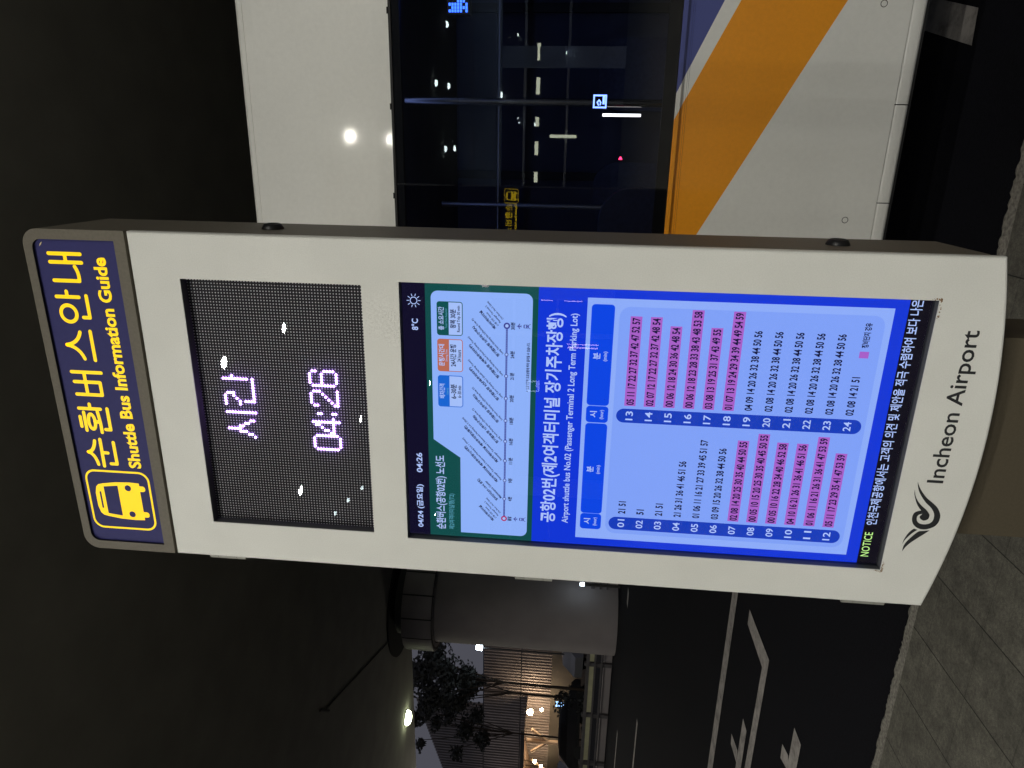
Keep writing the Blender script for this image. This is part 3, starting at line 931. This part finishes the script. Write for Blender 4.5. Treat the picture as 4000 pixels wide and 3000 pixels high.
b.tube((.815, .45, 1.275 + G), (.815, .45, 1.455 + G), .0065, .0065, emit('pole_glare_glow', (1, .95, .88), 5.0), 8)  # glowing tube that draws the glare on the metal pole
b.build('pole_glare', bus)
b = MB()
b.tube((.615, .40, 1.36 + G), (.628, .40, 1.36 + G), .009, .004, emit('stop_bell_lamp', (1, .03, .10), 8.0), 10)
b.build('stop_bell', bus)
for x in (2.9, 7.8):
    b = MB()
    b.tube((x, .03, .48), (x, .32, .48), .48, .48, M_rub, 28)
    wh = b.build('wheel', bus)
    b = MB(); b.tube((x, .022, .48), (x, .05, .48), .27, .29, M_steel, 24); b.build('rim', wh)

# ================================================================== lights in the canopy
M_house = mat('lamp_housing', (0.25, 0.25, 0.24), 0.5)
E_lamp = emit('downlight_lens', (1.0, 0.965, 0.865), LAMP)
def lamp_meshes():
    a = MB()
    n = 20
    rg = lambda r, z: [(r * math.cos(2 * PI * k / n), r * math.sin(2 * PI * k / n), z) for k in range(n)]
    a.grid([rg(.15, 0), rg(.15, -.03), rg(.095, -.03), rg(.095, -.012)], M_house, closed=True)
    c = MB()
    c.face(rg(.094, -.018)[::-1], E_lamp)
    return a, c
a, c = lamp_meshes()
first = None
def dup(root, loc, label=None):
    r = root.copy(); COL.objects.link(r); r.location = loc
    if label: r['label'] = label
    for ch in list(root.children):
        k = ch.copy(); COL.objects.link(k); k.parent = r
        for g in ch.children:
            d = g.copy(); COL.objects.link(d); d.parent = k
    return r
LROWS = {-8.55: (-4.84, -7.2, -9.4, -11.8), -5.4: (-4.84, -7.2, -9.42, -13.1), -2.25: (-4.84, -7.27, -9.34), .95: (-10.53, -13.7), 4.1: (-4.84, -7.2, -9.4, -11.8), 7.25: (-4.84, -7.2, -9.4)}
for x, ys in LROWS.items():
    for y in ys:
        if first is None:
            first = thing('downlight', 'round recessed downlight in the canopy ceiling over the pavement', 'ceiling light', (x, y, 6.5), 0, 'downlights over the pavement')
            a.build('housing', first); c.build('lens', first)
        else:
            dup(first, (x, y, 6.5))
E_cd = emit('cool_fill_lens', (0.62, 0.80, 1.0), 1300)  # some of these are added out of view to brighten the terminal front
cd = None
for x, y in ((-7.07, -20.8), (-12.58, -21.3), (-3.2, -21.8), (7.3, -21.5), (9.9, -20.0), (12.5, -21.5)):
    if cd: dup(cd, (x, y, 6.5)); continue
    cd = thing('cool_fill_downlight', 'cool bluish downlight in the ceiling before the terminal front', 'ceiling light', (x, y, 6.5), 0, 'cool downlights before the terminal front')
    c = MB(); c.face([(.08 * math.cos(2 * PI * k / 16), .08 * math.sin(2 * PI * k / 16), -.018) for k in range(16)][::-1], E_cd); c.build('lens', cd)
    c = MB(); c.tube((0, 0, 0), (0, 0, -.016), .13, .13, M_house, 16); c.build('housing', cd)
# small cool lamps by the terminal front
E_cool = emit('cool_lamp_lens', (0.80, 0.98, 1.0), 26)
fc = thing('wall_lamp', 'small cool white lamp near the terminal front', 'ceiling light', (4.94, -21.7, 6.5), 0, 'small cool lamps by the terminal')
b = MB(); b.tube((0, 0, 0), (0, 0, -.05), .13, .13, M_house, 14); b.build('housing', fc)
b = MB(); b.tube((0, 0, -.05), (0, 0, -.11), .11, .09, E_cool, 14); b.build('lens', fc)
for x, y in ((2.85, -19.6), (2.97, -21.9), (.80, -21.1), (.84, -23.0), (-6.89, -11.83), (-6.75, -10.98), (-7.09, -12.82)):
    k = dup(fc, (x, y, 6.5))
    if x < -6: k.scale = (.45, .45, .6)
for x, z, q in ((2.84, 4.80, 1.0), (4.95, 4.15, .5), (2.01, 4.09, .45), (1.86, 4.04, .4), (4.35, 2.30, .5), (1.80, 3.44, .6)):
    k = dup(fc, (x, -23.9, z), 'small cool lamp fixed to the glazing of the terminal front')
    k.scale = (q, q, q)

# ================================================================== terminal front behind the photographer
M_term = mat('terminal_cladding', (0.50, 0.56, 0.72), 0.6, var=0.1, scale=2)
M_tdark = mat('terminal_glass', (0.008, 0.009, 0.012), 0.2)
M_mull = mat('mullion_metal', (0.55, 0.55, 0.60), 0.4, 0.3)
tb = thing('terminal_building', 'glazed terminal front behind the pavement, mirrored in the bus window', 'building', (0, -24.4, 0))
b = MB(); b.box(-40, 30, -.6, 0, 0, 6.5, M_tdark); b.build('glazing', tb)
b = MB(); b.box(-40, 30, .01, .06, 4.75, 6.49, M_term); b.build('spandrel', tb)
b = MB()
for z in (5.94, 3.84, 2.16): b.box(-40, 30, .01, .16, z - .05, z + .05, M_mull)
b.build('transom', tb)
for x in (3.86, -4.6, -13, 12.2):
    b = MB(); b.box(x, x + .74, .02, .3, 0, 4.74, M_term); b.build('column_cladding', tb)
for x in (2.62, -1.7, -6.0):
    b = MB(); b.box(x - .08, x + .08, .02, .22, 0, 6.0, M_mull); b.build('mullion', tb)
E_lw = emit('lit_window_glow', (1.0, 0.70, 0.72), 9)
for x0, x1, z0, z1 in ((-4.66, -4.40, 2.34, 2.81), (-4.66, -4.35, 1.22, 1.91), (-6.51, -6.45, .53, 1.72), (-6.36, -6.33, .5, 1.75), (-4.2, -3.95, 4.85, 5.1)):
    b = MB(); b.box(x0, x1, .17, .20, z0, z1, E_lw); b.build('lit_window', tb)
b = MB()
for x0, x1, z0, z1 in ((-8.40, -7.92, 3.20, 3.26), (-8.40, -7.92, 2.76, 2.82), (-8.40, -8.34, 2.82, 3.20), (-7.98, -7.92, 2.82, 3.20), (-8.2, -7.98, 2.82, 2.9)): b.box(x0, x1, .17, .20, z0, z1, emit('phone_sign_glow', (.55, .7, 1.0), 6))
b.build('lit_sign_frame', tb)
E_tube = emit('fluorescent_tube', (0.86, 0.92, 0.70), 9)
tub = None
for k, (x, w) in enumerate(((4.4, .6), (3.2, .6), (1.9, .35), (.9, .52), (-.2, .4), (-2.6, .6), (-3.8, .6))):
    t = thing('tube_light', 'pale green tube light along the terminal front, mirrored in the bus window', 'lamp', (x, -24.15, 3.32), 0, 'tube lights along the terminal front')
    b = MB(); b.tube((-w / 2, 0, 0), (w / 2, 0, 0), .07, .07, E_tube, 8); b.build('tube', t)
t = thing('strip_light', 'upright strip light on the terminal front, mirrored in the bus window', 'lamp', (1.37, -24.1, 1.75))
b = MB(); b.tube((0, 0, 0), (0, 0, 1.05), .06, .06, E_tube, 8); b.build('tube', t)
# ================================================================== across the road
# round column with a panelled capital under the canopy edge
M_conc = mat('column_concrete', (0.34, 0.305, 0.308), 0.8, var=0.12, scale=1.2)
M_cap = mat('capital_panels', (0.33, 0.295, 0.30), 0.55, var=0.25, scale=1.0)
cc = thing('round_column', 'thick round concrete column with a panelled capital under the canopy edge', 'column', (-12.6, 16.2, -0.15))
b = MB(); b.tube((0, 0, 0), (0, 0, 5.5), 1.26, 1.26, M_conc, 64, cap=False); b.build('shaft', cc)
b = MB()
n = 14
for k in range(n):
    a0, a1 = 2 * PI * (k + .03) / n, 2 * PI * (k + .97) / n
    rows = []
    for z, r in ((5.40, 1.30), (5.42, 1.53), (5.50, 1.54), (6.22, 1.54), (6.30, 1.53), (6.32, 1.3)):
        rows.append([(r * math.cos(a0 + (a1 - a0) * j / 4), r * math.sin(a0 + (a1 - a0) * j / 4), z) for j in range(5)])
    b.grid(rows, M_cap, smooth=False)
b.tube((0, 0, 5.41), (0, 0, 6.31), 1.50, 1.50, M_edge, 40)
b.tube((0, 0, 6.31), (0, 0, 6.64), 1.1, 1.1, M_edge, 40)
b.build('capital', cc)
b = MB(); b.tube((0, 0, 6.60), (0, 0, 6.645), 1.80, 1.80, mat('recess_black', (.01, .01, .012), .9), 48); b.build('ceiling_ring', cc)
# lamp on the far canopy edge
M_globe = emit('edge_lamp_glow', (0.90, 1.0, 0.62), 13)
lp = thing('edge_lamp', 'oval greenish lamp glowing under the far canopy edge', 'ceiling light', (-17.3, 16.04, 6.5))
b = MB(); b.tube((0, 0, 0), (0, 0, -.03), .26, .26, M_house, 20); b.build('housing', lp)
b = MB()
b.grid([[(r * math.cos(2 * PI * k / 18), r * math.sin(2 * PI * k / 18), z) for k in range(18)] for r, z in ((.24, -.03), (.235, -.09), (.19, -.15), (.10, -.185), (.005, -.195))], M_globe, closed=True)
b.build('diffuser', lp)
lp['group'] = 'lamps along the far canopy edge'
for x in (-29.3, -23.3, -5.0, 1.0): dup(lp, (x, 16.04, 6.5), 'greenish lamp of the far canopy edge row beyond the picture')  # added out of view to light the column and road
for x, y in ((-14.5, 7.0), (-19.0, 7.5)): dup(first, (x, y, 6.5), 'round downlight in the canopy over the roadway')  # unseen pair, added to light the front of the column
# globe lamp added out of view on the left to light the canopy edge
gp = thing('added_globe_lamp', 'white globe lamp on a post under the far canopy edge', 'lamp', (-24.0, 16.9, -.15))
b = MB(); b.tube((0, 0, 0), (0, 0, 3.4), .06, .05, M_edge, 10); b.build('post', gp)
b = MB(); b.grid([[(.16 * math.sin(PI * j / 8 + .001) * math.cos(2 * PI * k / 14), .16 * math.sin(PI * j / 8 + .001) * math.sin(2 * PI * k / 14), 3.55 - .16 * math.cos(PI * j / 8)) for k in range(14)] for j in range(9)], emit('added_globe_glow', (1.0, .93, .78), 230), closed=True); b.build('globe', gp)
# street lamps added out of view to light the building front
E_street_fill = emit('added_street_lens', (1.0, 0.86, 0.76), 310)
sl = None
for x in (-53.0, -30.2):
    if sl: dup(sl, (x, 37.5, -.15)); continue
    sl = thing('added_street_lamp', 'tall street lamp before the corrugated building', 'street lamp', (x, 37.5, -.15), 0, 'street lamps before the corrugated building')
    b = MB(); b.tube((0, 0, 0), (0, 0, 9), .09, .06, M_edge, 10); b.tube((0, 0, 8.95), (0, .9, 9.1), .04, .04, M_edge, 8); b.build('pole', sl)
    b = MB(); b.box(-.16, .16, .7, 1.3, 9.06, 9.16, M_edge); hd_ = b.build('lamp_head', sl)
    b = MB(); b.face([(-.13, .75, 9.055), (.13, .75, 9.055), (.13, 1.25, 9.055), (-.13, 1.25, 9.055)][::-1], E_street_fill); b.build('lens', hd_)
b = MB()
M_cond = mat('conduit_grey', (.10, .10, .095), .8)
b.tube((-13.1, 14.81, 6.49), (-10.85, 9.78, 6.49), .018, .018, M_cond, 6); b.tube((-10.57, 9.43, 6.485), (-11.0, 9.86, 6.485), .028, .028, M_cond, 6)
tag(b.build('ceiling_conduit'), 'thin dark conduit running across the canopy ceiling to the column', 'conduit')
# guard rail
M_rail = mat('galvanised_rail', (0.14, 0.13, 0.135), 0.6, 0.2, var=0.2, scale=4)
rl = thing('guard_rail', 'long dark metal guard rail along the far side of the road', 'guard rail', (0, 15.7, -0.15))
for z, h in ((.74, .10), (.52, .05), (.32, .05)):
    b = MB(); b.box(-40, -4, -.03, .03, z - h / 2, z + h / 2, M_rail); b.build('rail', rl)
k = 0
while k < 19:
    x = -40 + k * 1.98
    b = MB(); b.box(x - .06, x + .06, .03, .12, 0, .84, M_rail); b.build('post', rl); k += 1
b = MB(); b.box(-40, -4, .12, .4, 0, .24, M_conc); b.build('footing', rl)
# pale barrier lit behind the rail
M_pale = mat('pale_kerb', (0.50, 0.49, 0.33), 0.7, var=0.2, scale=2)
b = MB(); b.box(-60, -8, 24, 24.3, -.15, .16, M_pale)
tag(b.build('median_kerb'), kind='structure')
# corrugated building
M_corr = mat('corrugated_cladding', (0.36, 0.33, 0.32), 0.55, 0.2, var=0.2, scale=.6)
M_corr2 = mat('corrugated_light', (0.42, 0.40, 0.40), 0.55, 0.1, var=0.15, scale=.6)
wh = thing('corrugated_building', 'large corrugated metal building with a lit entrance canopy beyond the trees', 'building', (0, 45, -0.15))
def ribs(x0, x1, z0, ztop, y, m, pitch=.30):
    b = MB(); pr = []
    x = x0
    while x < x1:
        for dx, dy in ((0, 0), (.12, 0), (.14, -.20), (.26, -.20)): pr.append((x + dx, y + dy))
        x += pitch
    pr.append((x1, y))
    b.grid([[(px, py, z0) for px, py in pr], [(px, py, ztop(px)) for px, py in pr]], m, smooth=False)
    return b
ribs(-80, -30, 2.1, lambda x: 4.6, 0, M_corr).build('lower_wall', wh)
ribs(-80, -30, 4.68, lambda x: 7.8, .02, M_corr).build('upper_wall', wh)
ribs(-80, -44.5, 7.9, lambda x: 13.1 + .29 * (x + 46.85), .06, M_corr).build('gable_wall', wh)
b = MB(); b.box(-80, -30, -.02, .3, 4.6, 4.68, M_edge); b.box(-80, -30, -.02, .3, 7.8, 7.9, M_edge); b.box(-80, -30, .1, 30, 7.85, 7.9, M_edge); b.build('wall_seam', wh)
b = MB(); b.box(-80, -30, -.3, .2, 0, 2.1, mat('plinth', (.12, .115, .10), .8, var=.2, scale=1)); b.build('plinth', wh)
M_warm = mat('timber_soffit', (0.45, 0.33, 0.24), 0.7, var=0.1, scale=3)
b = MB()
b.face([(-43.0, -4, 4.02), (-47.3, -4, 4.25), (-47.3, 0, 4.25), (-43.0, 0, 4.02)], M_warm); b.face([(-47.3, -4, 4.25), (-56, -4, 2.55), (-56, 0, 2.55), (-47.3, 0, 4.25)], M_warm)
b.box(-47.3, -43, -4.15, -4, 4.0, 4.3, M_edge)
b.face([(-47.3, -4.15, 4.05), (-47.3, -4.15, 4.35), (-56, -4.15, 2.7), (-56, -4.15, 2.35)], M_edge)
b.tube((-47.3, -4.2, 4.0), (-56, -4.2, 2.3), .13, .13, M_warm, 8); b.build('entrance_canopy', wh)
M_post = mat('pale_timber', (.72, .58, .44), .7, var=.1, scale=3)
for x in (-46.0, -49.3, -52.4):
    b = MB(); b.tube((x, -2, .0), (x, -2, 2.1), .17, .17, M_post, 8); b.tube((x, -2, 2.0), (x, -2, 3.9), .17, .17, M_post, 8)
    b.tube((x, -2, 2.1), (x + 1.2, -2, 3.5), .12, .12, M_post, 8); b.tube((x, -2, 2.1), (x - 1.2, -2, 3.5), .12, .12, M_post, 8)
    b.build('branched_post', wh)
b = MB(); b.face([(-46.0, 25, 7.9), (-36, 25, 7.9), (-36, 25, 10.2), (-46, 25, 10.2)], M_corr2)
hz = MB()
for k in range(6): hz.box(-46, -36, 24.9, 25, 7.9 + .4 * k, 7.96 + .4 * k, M_edge)
b.build('roof_block', wh)
# entrance lamps
E_warm = emit('warm_bulb', (1.0, 0.72, 0.46), 110)
spots = [(-43.03, 43, 3.55, .26, 'warm bell lamp glowing under the high end of the entrance canopy'), (-48.27, 43, 3.05, .16, 'warm lamp under the sloping entrance canopy'),
         (-48.77, 43, 2.5, .15, 'low warm lamp at the edge of the lit entrance'), (-42.67, 43, 2.62, .13, 'small white lamp on the bracket by the lit entrance'),
         (-46.2, 43.1, 3.4, .09, 'tiny lamp at the head of the branched entrance post')]
for x, y, z, r, lb in spots:
    t = thing('entrance_lamp', lb, 'lamp', (x, y, z), 0, 'lamps of the lit entrance')
    b = MB(); b.grid([[(q * r * math.cos(2 * PI * k / 12), q * r * math.sin(2 * PI * k / 12), zz * r) for k in range(12)] for q, zz in ((.05, 1), (.5, .85), (.8, .4), (1, -.2), (.85, -.7), (.05, -.8))], E_warm, closed=True); b.build('bulb', t)
    b = MB(); b.tube((0, 0, r), (0, 0, 4.1 - z if 4.1 - z > r + .1 else r + .2), .025, .025, M_edge, 6); b.build('stem', t)
# small white/blue lights
E_wb = emit('white_blue_lamp', (0.75, 0.9, 1.0), 20)
for x, y, z, r, nm, lb in ((-11.0, 15.2, .93, .055, 'flood_lamp', 'small bright white floodlight low beside the column foot at the guard rail'), (-24.28, 28, 5.7, .16, 'pole_lamp', 'small bluish lamp high on a pole beside the column')):
    t = thing(nm, lb, 'lamp', (x, y, -.15))
    b = MB(); b.tube((0, 0, 0), (0, 0, z + .15 - r), .04, .04, M_edge, 8); b.build('pole', t)
    b = MB(); b.tube((0, 0, z + .15 - r), (0, 0, z + .15 + r), r, r * .8, E_wb, 12); b.build('lamp_head', t)
sn = thing('lit_sign', 'small blue and yellow lit sign on a stand before the entrance', 'sign', (-30.0, 30.5, -0.15))
b = MB(); b.box(-.14, .14, -.05, .05, 1.15, 1.65, emit('sign_blue', (.30, .55, 1), 3.0)); b.build('lit_panel', sn)
b = MB(); b.box(-.14, .14, -.05, .05, .98, 1.15, emit('sign_yellow', (1, .85, .1), 2.5)); b.build('lit_strip', sn)
b = MB(); b.tube((0, 0, 0), (0, 0, .98), .04, .04, M_edge, 8); b.build('stand', sn)
# parked cars
M_car = mat('dark_car_paint', (0.012, 0.012, 0.015), 0.25, coat=0.8)
M_carl = mat('silver_car_paint', (0.28, 0.28, 0.30), 0.3, 0.3, coat=0.6)
M_cg = mat('car_glass', (0.006, 0.006, 0.008), 0.08)
E_tail = emit('tail_lamp', (1, .02, .05), 1.2)
def car(loc, rz, paint, label, h=1.45, tail=True):
    t = thing('parked_car', label, 'car', loc, rz, 'cars parked behind the guard rail')
    pf = [(-2.15, .35), (-2.2, .75), (-1.95, .95), (-1.5, h - .08), (-.9, h), (.2, h), (.6, h - .08), (1.25, .98), (2.0, .86), (2.2, .65), (2.18, .35)]
    b = MB(); b.prism([(x, z) for x, z in pf[::-1]][::-1], -.85, .85, paint); b.build('body', t)
    b = MB(); b.prism([(-1.75, 1.0), (1.1, 1.0), (.55, h - .12), (-1.42, h - .12)], -.86, .86, M_cg); b.build('windows', t)
    for x in (-1.35, 1.35):
        for y in (-.86, .68):
            b = MB(); b.tube((x, y, .32), (x, y + .18, .32), .32, .32, M_rub, 18); b.build('wheel', t)
    if tail:
        for y in (-.7, .7):
            b = MB(); b.box(-2.23, -2.18, y - .12, y + .12, .72, .84, E_tail); b.build('tail_light', t)
car((-28.2, 27.2, -.15), math.radians(52), M_car, 'dark parked car with red tail lights in front of the lit entrance')
car((-32.6, 27.4, -.15), math.radians(10), M_car, 'dark parked car at the far left edge behind the guard rail', tail=False)
car((-24.0, 29.5, -.15), math.radians(75), M_carl, 'silver parked car next to the column foot behind the guard rail', tail=False)
# trees
M_bark = mat('bark', (0.05, 0.035, 0.025), 0.9, var=0.3, scale=20)
M_leaf = mat('leaf', (0.045, 0.047, 0.045), 0.7, var=0.4, scale=3)
def tree(loc, h, crown, label, nleaf, trunk_r=.13):
    t = thing('street_tree', label, 'tree', loc, 0, 'trees across the road')
    b = MB()
    b.tube((0, 0, 0), (.05, 0, h * .55), trunk_r, trunk_r * .7, M_bark, 10)
    for (cx, cy, cz, r) in crown:
        b.tube((.05, 0, h * .5), (cx * .8, cy * .8, cz), trunk_r * .55, .02, M_bark, 7)
    b.build('trunk', t)
    lf = MB()
    for (cx, cy, cz, r) in crown:
        for k in range(int(nleaf * r * r)):
            a, u = random.random() * 2 * PI, random.uniform(-1, 1)
            q = r * (random.random() ** .45) * (0.75 + .35 * math.sin(3 * a + cx * 5) * math.cos(2 * u + cz))
            s_ = math.sqrt(1 - u * u)
            c0 = Vector((cx + q * s_ * math.cos(a), cy + q * s_ * math.sin(a), cz + q * u * .8))
            d1 = Vector((random.uniform(-1, 1), random.uniform(-1, 1), random.uniform(-1, .4))).normalized() * random.uniform(.08, .19)
            d2 = d1.orthogonal().normalized() * random.uniform(.05, .09)
            lf.face([c0 - d1, c0 + d2, c0 + d1, c0 - d2], M_leaf)
    lf.build('crown', t)
tree((-26.5, 28, -.15), 9, [(0, 0, 7.6, 1.35), (1.2, .2, 8.3, 1.2), (-1.3, -.2, 8.4, 1.05), (.3, 0, 6.5, .85), (-.2, .4, 9.1, 1.2), (-1.7, 0, 7.2, .6)], 'dense dark tree beside the column with the fullest crown', 560, .085)
tree((-27.9, 28.8, -.15), 8, [(0, 0, 6.6, .9), (-1.2, .2, 7.1, .75), (-.9, 0, 7.9, .7), (.5, .2, 6.0, .55)], 'slim dark tree with its trunk against the lit entrance', 460, .075)
tree((-31.5, 29.5, -.15), 8, [(0, 0, 6.9, .9), (.8, .2, 7.9, .8), (-.6, 0, 5.9, .8), (1.1, .0, 6.2, .7), (0, .3, 8.7, .6), (1.4, 0, 9.2, .9), (.4, .2, 9.8, .7), (-1.4, 0, 9.6, .45), (-1.9, 0, 7.4, .6)], 'thin ragged tree with gaps of sky between its branches at the far left', 420, .06)
def shrub(loc, r, label):
    t = thing('shrub', label, 'plant', loc)
    lf = MB()
    for k in range(900):
        a, u = random.random() * 2 * PI, random.random()
        q = r * random.random() ** .5
        c0 = Vector((q * math.cos(a) * math.sqrt(1 - u * u), q * math.sin(a) * math.sqrt(1 - u * u), .1 + 1.5 * q * u))
        d1 = Vector((random.uniform(-1, 1), random.uniform(-1, 1), random.uniform(-1, 1))).normalized() * .12
        d2 = d1.orthogonal().normalized() * .06
        lf.face([c0 - d1, c0 + d2, c0 + d1, c0 - d2], M_leaf)
    lf.build('foliage', t)
    b = MB(); b.tube((0, 0, 0), (0, 0, .6), .05, .03, M_bark, 7); b.build('stem', t)
shrub((-27.6, 28.0, -.15), 1.15, 'dark bushy shrub at the foot of the slim tree')
